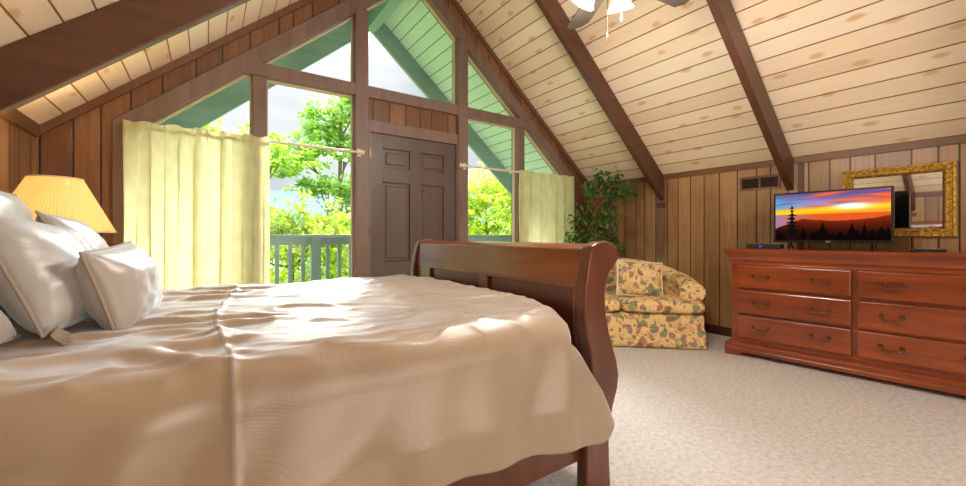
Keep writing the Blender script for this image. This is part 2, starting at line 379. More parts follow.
# glazed field framing (posts, rakes, mullion)
yf, yb = YG - .03, YG + .11
def rk(off0, off1, y0, y1): return rake(off0, off1, y0=y0, y1=y1, xa=FX0, xb=FX1)
trim(rk(.21, .37, yf, yb), M['taupe'], bevel=.004)
trim(MB().prism([(FX0, .0), (GX0, .0), (GX0, ceil(GX0) - .37), (FX0, ceil(FX0) - .37)], 'y', yf, yb), M['taupe'], bevel=.004)
trim(MB().prism([(FX1, .0), (GX1, .0), (GX1, ceil(GX1) - .37), (FX1, ceil(FX1) - .37)], 'y', yf, yb), M['taupe'], bevel=.004)
trim(MB().prism([(.234, 2.358), (3.286, 2.358), (3.16, 2.466), (.36, 2.466)], 'y', yf - .005, yb), M['taupe'], bevel=.005)
for x0, x1 in ((.306, .41), (3.11, 3.214)):
    trim(MB().box((x0, yf + .006, .12), (x1, yb, 2.357)), M['taupe'], bevel=.005)
for x0, x1 in ((1.14, 1.262), (2.258, 2.38)):
    x2 = max(abs(x0 - XC), abs(x1 - XC))
    trim(MB().box((x0, yf - .012, 0), (x1, yb, ZR - S * x2 - .32)), M['taupe'], bevel=.006)
for x0, x1 in ((GX0, 1.14), (2.38, GX1)):
    trim(MB().box((x0, yf + .01, 0), (x1, yb, .12)), M['taupe'], bevel=.004)
trim(MB().box((1.262, yf + .004, 2.034), (2.258, yb, 2.147)), M['taupe'], bevel=.004)
trim(MB().box((1.262, yf + .006, 0), (1.288, yb, 2.034)), M['taupe'])
trim(MB().box((2.243, yf + .006, 0), (2.258, yb, 2.034)), M['taupe'])

# windows: polygon frame stops + pane
def window(n, poly):
    # poly counter-clockwise in x,z
    e = bpy.data.objects.new('window_%d' % n, None); C.objects.link(e); tag(e, kind='structure'); e.location = (poly[0][0], YG, poly[0][1])
    o = (poly[0][0], YG, poly[0][1])
    cx = sum(p[0] for p in poly) / len(poly); cz = sum(p[1] for p in poly) / len(poly)
    def inset(d):
        out = []; m = len(poly)
        for i in range(m):
            p0, p1, p2 = Vector(poly[i - 1]), Vector(poly[i]), Vector(poly[(i + 1) % m])
            a = (p1 - p0).normalized(); b_ = (p2 - p1).normalized()
            na = Vector((-a.y, a.x)); nb = Vector((-b_.y, b_.x))
            k = (na + nb); k = k / max(k.length_squared, .35) * 2 * d / 1.0
            out.append(tuple(p1 + k))
        return out
    q = inset(.014); m = len(poly)
    mb = MB(o)
    for y0, y1 in ((YG + .035, YG + .075),):
        vs = [(p[0], y, p[1]) for y in (y0, y1) for p in poly] + [(p[0], y, p[1]) for y in (y0, y1) for p in q]
        fs = []
        for i in range(m):
            j = (i + 1) % m
            fs += [(i, j, 2 * m + j, 2 * m + i), (m + i, m + j, 3 * m + j, 3 * m + i), (2 * m + i, 2 * m + j, 3 * m + j, 3 * m + i), (i, j, m + j, m + i)]
        mb.add(vs, fs)
    mb.build('window_frame', M['stop'], e)
    MB(o).prism(q, 'y', YG + .052, YG + .057).build('pane', M['glass'], e)
def gz(x): return ceil(x) - .372
xm = XC - (ZR - .372 - 2.466) / S
window(1, [(GX0, .12), (.306, .12), (.306, 2.357), (XC - (ZR - .372 - 2.357) / S, 2.357), (GX0, gz(GX0))])
window(2, [(.41, .12), (1.14, .12), (1.14, 2.358), (.41, 2.358)])
window(3, [(xm, 2.466), (1.14, 2.466), (1.14, gz(1.14))])
window(4, [(1.262, 2.466), (2.258, 2.466), (2.258, gz(2.258)), (XC, ZR - .372), (1.262, gz(1.262))])
window(5, [(2.38, 2.466), (2 * XC - xm, 2.466), (2.38, gz(2.38))])
window(6, [(2.38, .12), (3.11, .12), (3.11, 2.358), (2.38, 2.358)])
window(7, [(3.214, .12), (GX1, .12), (GX1, gz(GX1)), (XC + (ZR - .372 - 2.357) / S, 2.357), (3.214, 2.357)])

# door
dr = bpy.data.objects.new('door_1', None); C.objects.link(dr); dr.location = (1.288, YG, .01); tag(dr, kind='structure')
o = (1.288, YG, .01); dx0, dx1 = 1.291, 2.240
pan = [(1.416, 1.703), (1.818, 2.097)]; rows = [(.12, .40 + .25), (.78, 1.564), (1.707, 1.897)]
mb = MB(o); xs = [dx0, 1.416, 1.703, 1.818, 2.097, dx1]
for i in (0, 2, 4): mb.box((xs[i], YG, .012), (xs[i + 1], YG + .045, 2.03))
zs = [.012, rows[0][0], rows[0][1], rows[1][0], rows[1][1], rows[2][0], rows[2][1], 2.03]
for a, b_ in pan:
    for i in (0, 2, 4, 6): mb.box((a, YG + .0005, zs[i]), (b_, YG + .045, zs[i + 1]))
mb.build('door_slab', M['door'], dr, bevel=.0015)
for a, b_ in pan:
    for z0, z1 in rows:
        MB(o).box((a - .004, YG + .02, z0 - .004), (b_ + .004, YG + .04, z1 + .004)).box((a + .035, YG + .008, z0 + .035), (b_ - .035, YG + .03, z1 - .035)).build('door_panel', M['door'], dr, bevel=.01)
for z in (.3, 1.03, 1.78):
    MB(o).box((1.276, YG - .03, z), (1.292, YG - .001, z + .09)).build('hinge', M['brass'], dr)
k = MB(o); k.lathe([(.028, 0), (.03, -.012), (.012, -.018), (.012, -.04), (.028, -.05), (.03, -.065), (.018, -.08), (.001, -.082)], (2.17, YG, .97), 20, 'y'); k.build('door_knob', M['brass'], dr, True)

# beams
BY = [2.665, 1.40, .19, -1.06, -2.3]
for i, y in enumerate(BY):
    for sx in (-1, 1):
        xe = XR if sx > 0 else XL
        mb = MB(); mb.prism([(XC, ZR - .003), (xe, ceil(xe) - .003), (xe, ceil(xe) - .29), (XC, ZR - .25)], 'y', y, y + .06)
        struct('ceiling_beam', mb, M['beam'], bevel=.006)
struct('ridge_beam', MB().prism([(XC - .06, ceil(XC - .06)-.004), (XC, ZR - .004), (XC + .06, ceil(XC - .06)-.004), (XC + .06, 3.72), (XC - .06, 3.72)], 'y', YB, YG - .026), M['beam'])
for y in (2.665, 1.40, .19):
    for x0, x1 in ((XR - .035, XR), (XL, XL + .035)):
        trim(MB().box((x0, y - .012, 1.365), (x1, y + .072, 1.425)), M['beam'], bevel=.003)
# wall strip right of the second beam
trim(MB().box((XR - .02, 1.325, .1), (XR, 1.365, ceil(XR) - .05)), M['beam'])
for nm, a, b_ in (('baseboard_right', (XR - .018, YB, 0), (XR, YG, .09)), ('baseboard_left', (XL, YB, 0), (XL + .018, YG, .09))):
    struct(nm, MB().box(a, b_), M['beam'])
struct('baseboard_gable', MB().box((XL + .02, YG - .018, 0), (FX0, YG, .09)).box((FX1, YG - .018, 0), (XR - .02, YG, .09)), M['beam'])

# ------------------------------------------------------------------ outside structure
struct('roof_overhang', slope(YG + .13, 5.12, XL - .9, XR + .9), M['soffit'])
mb = MB()
for xe in (XL - .95, XR + .95):
    mb.prism([(XC, ZR + .02), (xe, ceil(xe) + .02), (xe, ceil(xe) - .30), (XC, ZR - .30)], 'y', 5.12, 5.17)
struct('roof_fascia', mb, M['green'])
struct('ridge_extension', MB().box((1.70, YG + .13, 3.70), (1.82, 5.12, 3.97)), M['green'])
struct('deck', MB().box((-3, YG + .13, -.2), (7.5, 5.2, -.06)), wood('pale_deck_boards', (176, 168, 154), (206, 198, 184), 'x', 5, .7))  # deck colour kept pale to bounce light up to the soffit
struct('ground', MB().grid(lambda u, v: (-150 + 320 * u, 5.6 + 300 * v, -6 - 6 * v + 2 * math.sin(u * 20)), 30, 20), plain('forest_floor', (74, 100, 40), .9))
def hill(u, v):
    x = -500 + 1500 * u; z = 22 + 26 * noise.noise(Vector((u * 5, 0, 3))) + 14 * noise.noise(Vector((u * 14, 1, 3))) + 30 * math.exp(-((x - 40) / 120) ** 2)
    return (x, 600 + 60 * v, -60 * v * 0 - 80 + (z + 80) * math.sin(PI * min(1, v * .5 + .0)) ) if v < 1 else (x, 700, z)
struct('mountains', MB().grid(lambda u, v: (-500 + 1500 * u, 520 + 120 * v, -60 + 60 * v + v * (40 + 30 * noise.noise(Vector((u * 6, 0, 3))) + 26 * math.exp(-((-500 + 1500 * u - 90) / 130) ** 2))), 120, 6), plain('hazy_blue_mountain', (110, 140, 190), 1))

rl = thing('deck_railing', 'green painted deck railing with square balusters outside the glass', 'railing', (0, 5.0, -.06))
o = (0, 5.0, -.06)
MB(o).box((-2.8, 4.95, 1.02), (7.2, 5.09, 1.05)).build('rail_cap', M['green'], rl, bevel=.005)
MB(o).box((-2.8, 5.0, .93), (7.2, 5.04, 1.02)).build('top_rail', M['green'], rl)
MB(o).box((-2.8, 5.0, .06), (7.2, 5.04, .14)).build('bottom_rail', M['green'], rl)
for i in range(-2, 5):
    x = 1.055 + i * 1.5
    MB(o).box((x - .055, 4.97, -.06), (x + .055, 5.06, 1.02)).build('railing_post', M['green'], rl, bevel=.005)
bal = None
for i in range(-2, 5):
    for j in range(1, 11):
        x = 1.055 + i * 1.5 + j * 1.5 / 11
        if bal is None: bal = MB((x, 5.02, .14)).box((x - .02, 5.0, .14), (x + .02, 5.04, .93)).build('baluster', M['green'], rl); bal.location = Vector((x, 5.02, .14)) - Vector(o)
        else:
            c = bal.copy(); C.objects.link(c); c.location = Vector((x, 5.02, .14)) - Vector(o)

# trees
def tree(name, label, base, top, blobs, leafmat, n, ls, seed, trunk_r=.12, branches=True, group=None):
    rnd = random.Random(seed); t = thing(name, label, 'tree', base, 0, group)
    B = Vector(base); mb = MB(B)
    tp = Vector(top); pts = [B.lerp(tp, k / 8) + Vector((math.sin(k * 1.3 + seed) * .06, math.cos(k + seed) * .06, 0)) for k in range(9)]
    mb.tube(pts, [trunk_r * (1 - .75 * k / 8) for k in range(9)], 8)
    for c, r, wgt in blobs:
        c = Vector(c); k = min(8, max(2, int((c.z - B.z - r[2] * .4) / max(.1, (tp.z - B.z)) * 8))); p = pts[k]
        mid = p.lerp(c, .55) + Vector((0, 0, -.1)); mb.tube([p, mid, c], [trunk_r * .32, trunk_r * .2, trunk_r * .07], 6)
        for _ in range(3):
            q = c + Vector((rnd.uniform(-1, 1) * r[0], rnd.uniform(-1, 1) * r[1], rnd.uniform(-.5, 1) * r[2])) * .8
            mb.tube([mid, mid.lerp(q, .6) + Vector((0, 0, .05)), q], [trunk_r * .14, trunk_r * .09, trunk_r * .04], 5)
    mb.build('trunk', M['bark'], t, True)
    lf = MB(B); tw = sum(b_[2] for b_ in blobs); vs = []; fs = []
    for c, r, wgt in blobs:
        cnt = int(n * wgt / tw); sub = [Vector((rnd.gauss(0, .5), rnd.gauss(0, .5), rnd.gauss(0, .45))) for _ in range(max(4, cnt // 22))]
        for _ in range(cnt):
            s_ = rnd.choice(sub); p = Vector(c) + Vector(((s_.x + rnd.gauss(0, .13)) * r[0], (s_.y + rnd.gauss(0, .13)) * r[1], (s_.z + rnd.gauss(0, .09)) * r[2]))
            d = Vector((rnd.gauss(0, 1), rnd.gauss(0, 1), rnd.gauss(-.2, .5))).normalized(); sd = d.cross(Vector((rnd.gauss(0, .4), rnd.gauss(0, .4), 1))).normalized(); l = ls * rnd.uniform(.7, 1.3)
            k = len(vs); up = d.cross(sd) * l * .12
            vs += [p, p + d * l * .5 + sd * l * .3 + up, p + d * l, p + d * l * .5 - sd * l * .3 + up]; fs += [(k, k + 1, k + 2), (k, k + 2, k + 3)]
    lf.add(vs, fs)
    me = bpy.data.meshes.new('foliage'); me.from_pydata(lf.v, [], lf.f); me.materials.append(leafmat)
    ob = bpy.data.objects.new('foliage', me); C.objects.link(ob); ob.parent = t
    return t
TG = 'trees beyond the deck'
tree('tree', 'tall slender tree nearest the door, reaching above the curtain rod behind the glass', (3.05, 11, -6), (2.95, 11, 5.0),
     [((2.5, 11, 3.9), (.7, .6, .45), 1.2), ((3.3, 11, 4.5), (.7, .6, .5), 1), ((1.9, 10.8, 3.1), (.7, .6, .35), 1), ((3.1, 11, 3.4), (.7, .6, .4), 1.2), ((2.3, 10.6, 2.3), (.8, .6, .3), 1), ((3.2, 11, 2.3), (.7, .6, .45), 1), ((3.0, 11, 1.3), (.8, .8, .5), 1.3)], M['leaf2'], 7500, .14, 3, .13, group=TG)
tree('tree', 'leafy tree just right of the left curtain with branches at rod height', (1.0, 10, -6), (1.0, 10, 3.0),
     [((1.15, 9.8, 2.75), (.7, .6, .4), 1.4), ((.4, 10, 2.9), (.7, .6, .4), 1), ((-.4, 10, 3.3), (.6, .6, .4), .8), ((.0, 10, 2.4), (.8, .6, .5), .8)], M['leaf1'], 2600, .15, 5, .11, group=TG)
tree('tree', 'low yellow-green tree crown showing over the railing below the blue mountain', (1.4, 9, -6), (1.5, 9, 1.3),
     [((1.2, 9, 1.35), (.6, .6, .45), 1), ((1.8, 9, .9), (.9, .7, .6), 1.3), ((.8, 9, .7), (.9, .7, .6), 1.2), ((1.4, 9, .0), (1.6, .9, .7), 2), ((2.8, 9, .4), (1.1, .9, .8), 1.6), ((2.3, 9, 1.3), (.8, .8, .5), 1.2)], M['leaf3'], 8000, .13, 8, .1, group=TG)
tree('tree', 'dense green tree crown seen between the railing balusters', (1.6, 12, -6), (1.6, 12, 0),
     [((0, 12, -.6), (1.8, 1, .9), 1), ((1.7, 12, -.4), (1.9, 1, .9), 1), ((3.4, 12, .2), (1.8, 1, 1.1), 1), ((4.4, 12, -1), (1.8, 1, 1), 1), ((.5, 12, -1.8), (2.2, 1, .9), 1), ((2.8, 12, -1.9), (2.4, 1, .9), 1)], M['leaf2'], 6800, .2, 12, .16, group=TG)
tree('tree', 'bright yellow-green bushy tree filling the window right of the door', (6.3, 9, -6), (6.3, 9, 2.1),
     [((6.2, 9, 2.35), (.9, .7, .5), 1.2), ((7.0, 9, 2.0), (.9, .7, .6), 1.2), ((5.6, 9, 1.8), (.8, .7, .5), 1), ((6.3, 9, 1.4), (1.2, .8, .6), 1.6), ((7.2, 9, 1.0), (1.0, .8, .7), 1.2), ((5.6, 9, .8), (1.0, .8, .6), 1.2)], M['leaf3'], 6200, .14, 17, .12, group=TG)
tree('tree', 'darker tree crown farther back behind the bright tree right of the door', (8.2, 12, -6), (8.2, 12, 1.4),
     [((8.2, 12, 1.2), (2, 1, .9), 1), ((9.8, 12, .6), (2, 1, 1), 1), ((6.8, 12, .3), (1.8, 1, 1), 1)], M['leaf1'], 3200, .2, 23, .14, group=TG)

# ------------------------------------------------------------------ curtains and rods
def curtain(label, x0, x1, z0, z1, seed, nfold, y=3.655):
    c = thing('curtain', label, 'curtain', ((x0 + x1) / 2, y, z0)); rnd = random.Random(seed); ph = [rnd.uniform(0, 6) for _ in range(6)]
    def fn(u, v):
        uu = u + .012 * math.sin(u * 17 + ph[0]) + .009 * math.sin(u * 31 + ph[1])
        amp = .05 * (1 - .35 * v) * (.7 + .3 * math.sin(u * 9 + ph[2])); 
        a = math.sin(uu * nfold * 2 * PI + .7 * math.sin(v * 2.5 + ph[3])) + .38 * math.sin(uu * nfold * 3.3 * PI + ph[4] + v * 1.5)
        hd = max(0, (v - .91) / .09); a = a * (1 - .55 * hd) + hd * .5 * math.sin(uu * nfold * 6 * PI)
        x = x0 + (x1 - x0) * (uu) + .022 * math.sin(uu * nfold * 4 * PI + 1.2 * math.sin(u * 7)) * (1 - .5 * v)
        z = z0 + (z1 - z0) * v + (.008 * math.sin(uu * nfold * 2 * PI + 1) if v == 1 else 0)
        return (x, y + a * amp - .0 * v, z)
    MB(c.location).grid(fn, nfold * 16, 40).build('curtain_panel', M['curtain'], c, True, angle=80)
curtain('long pale green curtain panel left of the balcony window, behind the lamp', -.505, .415, .05, 1.835, 4, 6)
curtain('narrow pale green curtain panel beside the leafy potted plant', 3.05, 3.97, .05, 1.815, 9, 5)
def rod(label, x0, x1, z, fin, caps):
    t = thing('curtain_rod', label, 'curtain rod', ((x0 + x1) / 2, 3.70, z))
    MB(t.location).tube([(x0, 3.70, z), (x1, 3.70, z)], .011, 10).build('rod', M['cream'], t, True)
    for x, s in fin: MB(t.location).lathe([(.001, -.006 * s), (.016, 0), (.016, .02 * s), (.024, .035 * s), (.02, .055 * s), (.001, .062 * s)], (x, 3.70, z), 16, 'x').build('finial', M['cream'], t, True)
    for x in caps: MB(t.location).box((x - .008, 3.70, z - .012), (x + .008, YG - .045, z + .012)).box((x - .018, YG - .05, z - .035), (x + .018, YG - .043, z + .035)).build('bracket', M['cream'], t)
rod('cream curtain rod carrying the left curtain, ending before the door', -.48, 1.15, 1.813, [(1.15, 1)], [-.46, 1.17])
rod('cream curtain rod carrying the right curtain, starting beside the door', 2.30, 3.95, 1.80, [(2.30, -1)], [2.33, 3.93])

# ------------------------------------------------------------------ bed
BY0, BY1 = 1.06, 2.69
bed = thing('sleigh_bed', 'dark cherry wood sleigh bed with a scrolled footboard, standing under the beige comforter', 'bed', (.25, 1.875, 0)); o = bed.location
outer = [(1.262, .998), (1.302, 1.013), (1.345, 1.018), (1.385, 1.008), (1.415, .988), (1.428, .962), (1.420, .935), (1.395, .91), (1.365, .885), (1.345, .84), (1.338, .79), (1.345, .72), (1.365, .64), (1.39, .575), (1.415, .515), (1.428, .455), (1.420, .40), (1.39, .33), (1.37, .26), (1.364, .2), (1.368, .1), (1.375, 0)]
inner = [(1.225, 0), (1.228, .24), (1.24, .34), (1.255, .42), (1.26, .50), (1.25, .58), (1.225, .66), (1.213, .75), (1.218, .84), (1.232, .91), (1.246, .965)]
def smoothpoly(p, it=1, closed=True):
    for _ in range(it):
        q = []
        for i in range(len(p)):
            a = Vector(p[i]); b_ = Vector(p[(i + 1) % len(p)]); q += [tuple(a.lerp(b_, .25)), tuple(a.lerp(b_, .75))]
        p = q
    return p
post_poly = outer + inner
for y0 in (BY0, BY1 - .055):
    MB(o).prism(post_poly, 'y', y0, y0 + .055).build('footboard_post', M['post'], bed, True, .008, angle=30)
fb = MB(o)
fp = [(1.262, .985), (1.302, 1.0), (1.345, 1.006), (1.385, .995), (1.408, .972), (1.412, .955), (1.395, .925), (1.36, .9), (1.335, .85), (1.331, .82), (1.243, .82), (1.243, .86), (1.25, .91), (1.255, .95)]
fb.prism(fp, 'y', BY0 + .05, BY1 - .05)
fbo = fb.build('footboard', M['cherry'], bed, True, .004, angle=30)
low = [(1.330, .82), (1.328, .78), (1.332, .74), (1.35, .66), (1.375, .575), (1.395, .5), (1.395, .40), (1.375, .33), (1.36, .26), (1.36, .2), (1.30, .2), (1.30, .26), (1.31, .35), (1.315, .45), (1.31, .5), (1.29, .58), (1.27, .66), (1.262, .74), (1.262, .82)]
MB(o).prism(low, 'y', BY0 + .052, BY1 - .052).build('footboard_panel', M['cherryd'], bed, True, angle=30)
st = [(1.27, .74), (1.275, .66), (1.30, .58), (1.318, .5), (1.318, .42), (1.29, .42), (1.285, .5), (1.262, .58), (1.245, .66), (1.242, .74), (1.243, .822), (1.275, .822)]
for ya, yb_ in ((BY0 + .053, 1.15), (1.765, 1.84), (2.44, BY1 - .053)):
    MB(o).prism(st, 'y', ya, yb_).build('footboard_stile', M['cherry'], bed, True, .003, angle=30)
for y0 in (BY0 + .04, BY1 - .075):
    MB(o).box((-.80, y0, .135), (1.30, y0 + .035, .40)).build('side_rail', M['post'], bed, False, .006)
hbp = [(-.74, 0), (-.72, .3), (-.70, .6), (-.715, .85), (-.745, 1.05), (-.76, 1.15), (-.755, 1.22), (-.775, 1.265), (-.81, 1.285), (-.85, 1.28), (-.878, 1.255), (-.885, 1.22), (-.87, 1.18), (-.84, 1.14), (-.82, 1.05), (-.795, .85), (-.785, .6), (-.80, .3), (-.83, 0)]
for y0 in (BY0 - .03, BY1 - .03): MB(o).prism(hbp, 'y', y0, y0 + .06).build('headboard_post', M['post'], bed, True, .008, angle=30)
hb2 = [(x - .01 if x > -.79 else x + .008, max(.3, z - .012)) for x, z in hbp]
MB(o).prism([p for p in hb2], 'y', BY0 + .03, BY1 - .03).build('headboard', M['cherry'], bed, True, angle=30)
mt = MB((.25, 1.875, .2)).box((-.69, BY0 + .09, .18), (1.185, BY1 - .09, .705)).build('mattress', M['white'], None, True, .05); mt.location = (.25, 1.875, .2)
tag(mt, 'thick white mattress lying in the sleigh bed under the comforter', 'mattress')

def comforter():
    y0c, y1c, zt, r = 1.005, 2.69, .755, .11
    side0 = .43  # drop length
    # profile arc length: near hem -> near corner -> top -> far corner -> far hem
    La = side0; Lb = PI / 2 * r; Lc = (y1c - y0c - 2 * r); Lt = La + Lb + Lc + Lb + .3
    def prof(s):
        if s < La: t = s / La; return y0c - .035 * (1 - t) ** 1.2, zt - r - La * (1 - t), 'n', 1 - t
        s -= La
        if s < Lb: a = s / r; return y0c + r - r * math.cos(a), zt - r + r * math.sin(a), 'n', 0
        s -= Lb
        if s < Lc: return y0c + r + s, zt, 't', 0
        s -= Lc
        if s < Lb: a = s / r; return y1c - r + r * math.sin(a), zt - r + r * math.cos(a), 'f', 0
        s -= Lb
        return y1c - .004, zt - r - s, 'f', s / .3
    nu, nv = 230, 300
    def fn(u, v):
        s = v * Lt; y, z, part, dn = prof(s)
        # edge of the comforter at the foot end
        c0 = La + Lb
        if s < La: xe = 1.085 + .175 * (1 - s / La) ** .7
        elif s < c0 + .22: k = (s - La) / (Lb + .22); xe = 1.085 + .12 * math.sin(k * PI / 2) ** 1.8
        else: xe = 1.205
        k = u * 1.04; tuck = max(0, (k - 1) / .04); kk = min(1, k)
        sx_ = .07 + .05 * math.sin(max(y, 1.1) * 3.3); sx_ = sx_ if s > La + Lb else (.045 + (sx_ - .045) * max(0, (s - La * .6) / (La * .4 + Lb)))
        col = round(u * (nu - 1)); K0 = 88
        if col < K0 - 1: x = -.66 + (sx_ - .005 + .66) * col / (K0 - 1)
        elif col <= K0 + 1: x = sx_ + .005 * (col - K0)
        else:
            q0 = (col - K0 - 1) / (nu - 8 - K0 - 1); kk = min(1, q0); tuck = max(0, min(1, (col - (nu - 8)) / 7)); x = sx_ + .005 + (xe - sx_ - .005) * kk
        if col <= K0 + 1: tuck = 0
        e = max(0, 1 - (xe - x) / .10)      # rounding towards the foot edge
        wt = 1 if part == 't' else (max(0, min(1, (s - La) / Lb)) if part == 'n' else 1)
        z -= (.05 * e ** 2.5 + tuck * .10) * wt
        wn = 1 - max(0, min(1, (s - La) / Lb)); y += (.012 * e ** 3 + tuck * .02) * wn
        # gentle crown of the bed
        if part == 't': z += .022 * math.sin(PI * (y - y0c) / (y1c - y0c))
        # wrinkles on top, running mostly along the bed, stronger near the seam
        dseam = abs(x - (.07 + .06 * math.sin(y * 3.3)))
        P = Vector((x * 1.7, y * 7.5, 0.2)); wv = noise.noise(P) 
        rid = (1 - abs(noise.noise(Vector((x * 2.6 + 3, y * 6 + x * 1.6, 1.7)))) * 2.4)
        rid = math.exp(-((1 - rid) / .34) ** 2)
        amp = .006 + .009 * math.exp(-(dseam / .35) ** 2) + .004 * max(0, min(1, (.15 - x) / .1))
        topw = 1 if part == 't' else (max(0, 1 - (La + Lb - s) / .2) if part == 'n' else .3)
        rid2 = math.exp(-(noise.noise(Vector((x * 4.5 - y * 2, y * 12 + x * 3, 9))) / .12) ** 2)
        z += topw * (amp * rid + .0055 * rid2 + .007 * wv + .010 * noise.noise(Vector((x * 3, y * 3, 5))))
        # piped seam
        z += topw * .005 * math.exp(-((x - sx_) / .012) ** 2)
        # folds in the hanging side
        if part == 'n':
            q = min(1, (La + Lb - s) / La); x2 = x + .12 * q
            y -= q * (.03 * noise.noise(Vector((x2 * 4.2, q * 1.1, 7))) + .030 * noise.noise(Vector((x2 * 7.5, q * .6, 2))) + .02 * q) 
            y -= .005 * math.exp(-((x - sx_) / .007) ** 2)
            hem = .37 + .07 * e ** 2 * (1 if x > .9 else 0) - .10 * max(0, (x - .5) / .75) ** 1.3 + .012 * noise.noise(Vector((x * 5, 3, 3)))
            zc = zt - r
            if s < La: z = zc - (zc - hem) * (1 - s / La) 
        return (x, y, z)
    oo = (.25, 1.875, .755)
    ob = MB(oo).grid(fn, nu, nv)
    o_ = ob.build('comforter', None, None, True, solid=.018, angle=180); o_.location = oo
    me = o_.data; me.materials.append(M['quilt']); me.materials.append(M['satin']); me.materials.append(M['piping'])
    for p in me.polygons:
        c = p.index // (nv - 1)
        p.material_index = 2 if c in (87, 88) else 1 if c < 87 else 0
    return tag(o_, 'beige satin comforter with a wavy stitched pattern spread over the bed', 'comforter')
comforter()

def pillow_mb(w_, h_, t, n=28, pinch=.10, seed=1, sag=.0):
    mb = MB()
    def side(sg):
        def fn(u, v):
            a, b_ = u * 2 - 1, v * 2 - 1
            ex = 1 - pinch * (1 - b_ * b_) * .5; ey = 1 - pinch * (1 - a * a) * .5
            f = max(0, (1 - abs(a) ** 2.6)) ** .55 * max(0, (1 - abs(b_) ** 2.6)) ** .55
            n_ = noise.noise(Vector((a * 1.8 + seed * 5, b_ * 1.8, sg))) * .16 + noise.noise(Vector((a * 5 + seed, b_ * 5, sg))) * .06
            edge = max(abs(a), abs(b_)); rk_ = .10 * max(0, edge - .6) * math.sin((a if abs(b_) > abs(a) else b_) * 16 + seed)
            return (a * w_ / 2 * ex, sg * t / 2 * f * (1 + n_ + rk_), b_ * h_ / 2 * ey)
        return fn
    mb.grid(side(-1), n, n); mb.grid(side(1), n, n)
    return mb
def pillow(label, loc, dims, rot, m, seed, group='pillows at the head of the bed', piping=True, cat='pillow', name='pillow', pmat=None):
    t = thing(name, label, cat, loc, 0, group); t.rotation_euler = rot
    w_, h_, th = dims
    pillow_mb(w_, h_, th, seed=seed).build('pillow_cover', m, t, True, angle=100)
    if piping:
        pts = []
        K = 14
        for k in range(K): a = -1 + 2 * k / K; pts.append((a * w_ / 2, 0, -h_ / 2 * (1 - .10 * (1 - a * a) * .5)))
        for k in range(K): a = -1 + 2 * k / K; pts.append((w_ / 2 * (1 - .10 * (1 - a * a) * .5), 0, a * h_ / 2))
        for k in range(K): a = 1 - 2 * k / K; pts.append((a * w_ / 2, 0, h_ / 2 * (1 - .10 * (1 - a * a) * .5)))
        for k in range(K + 1): a = 1 - 2 * k / K; pts.append((-w_ / 2 * (1 - .10 * (1 - a * a) * .5), 0, a * h_ / 2))
        MB().tube([(p[0] * 1.008, 0, p[2] * 1.008) for p in pts], .0045, 6, False).build('piping', pmat or M['piping'], t, True)
    return t
# local x = width, y = thickness, z = height; rz=90deg puts the width along world y; tilt about x leans back
PZ = R(90)
A = pillow('large patterned pillow with piped edge and a ruffled corner, frontmost of the big ones', (-.375, 1.70, .925), (.50, .34, .19), (R(-24), R(4), R(84)), M['pillow'], 1)
pillow('small plump beige cushion with rounded corners, standing farthest from the headboard', (-.215, 1.67, .885), (.34, .25, .15), (R(-16), R(-4), R(80)), M['pillow2'], 2)
pillow('pillow leaning behind the small plump cushion, nearest the curtain', (-.40, 2.20, .945), (.50, .36, .17), (R(-26), R(3), R(92)), M['pillow'], 3)
pillow('tall pale pillow against the headboard, its tip in front of the lamp shade', (-.60, 2.15, 1.0), (.62, .46, .15), (R(-14), R(3), R(90)), M['pillow'], 4)
pillow('tall pale pillow against the headboard at the left edge of the view', (-.59, 1.52, .99), (.60, .46, .15), (R(-15), R(-2), R(90)), M['pillow'], 5)
pillow('brown shaded pillow lying lowest, at the left edge beside the big patterned one', (-.50, 1.34, .865), (.28, .26, .15), (R(-55), R(0), R(86)), M['pillow2'], 6)
# ruffle on corner of front pillow
def ruf(u, v):
    a = (u - .5) * .10; return (-.245 + a * .6 - v * .02, -.02 - .012 * math.sin(u * 22) * v - v * .02, -.165 + a * .2 - v * .045)
MB().grid(ruf, 30, 6).build('ruffled_corner', M['piping'], A, True, solid=.002)

# ------------------------------------------------------------------ night stand and lamp
ns_ = thing('nightstand', 'cherry wood nightstand in the corner under the lit lamp', 'nightstand', (-.62, 3.08, 0)); o = ns_.location
MB(o).box((-.88, 2.84, .06), (-.40, 3.34, .58)).build('body', M['cherry'], ns_, bevel=.006)
MB(o).box((-.90, 2.82, .58), (-.38, 3.36, .61)).build('top', M['cherry'], ns_, bevel=.008)
for z0 in (.1, .34):
    d = MB(o).box((-.402, 2.87, z0), (-.385, 3.31, z0 + .21)).build('drawer', M['cherryx'], ns_, bevel=.004)
    k = MB(o).lathe([(.006, 0), (.006, .012), (.016, .018), (.014, .028), (.001, .03)], (-.385, 3.09, z0 + .105), 14, 'x').build('knob', M['brass'], d, True)
MB(o).box((-.89, 2.83, 0), (-.39, 3.35, .06)).build('base', M['cherry'], ns_, bevel=.006)
lp = thing('table_lamp', 'lit table lamp with a pleated cream shade between the pillows and the curtain', 'lamp', (-.665, 3.05, .61)); o = lp.location
lx, ly = -.665, 3.05
MB(o).lathe([(.001, .612), (.075, .612), (.078, .63), (.05, .645), (.03, .68), (.055, .74), (.07, .80), (.05, .87), (.022, .92), (.02, .98), (.001, .985)], (lx, ly, 0), 28).build('lamp_base', M['brass'], lp, True)
MB(o).tube([(lx, ly, .98), (lx, ly, 1.335)], .005, 8).build('harp', M['brass'], lp, True)
def shade(u, v):
    a = u * 2 * PI; r = (.238 + (.105 - .238) * v) * (1 + .008 * math.sin(u * 2 * PI * 90)); return (lx + r * math.cos(a), ly + r * math.sin(a), 1.06 + .285 * v)
MB(o).grid(shade, 720, 6, cu=True).build('lamp_shade', M['shade'], lp, True, solid=.003, angle=80)
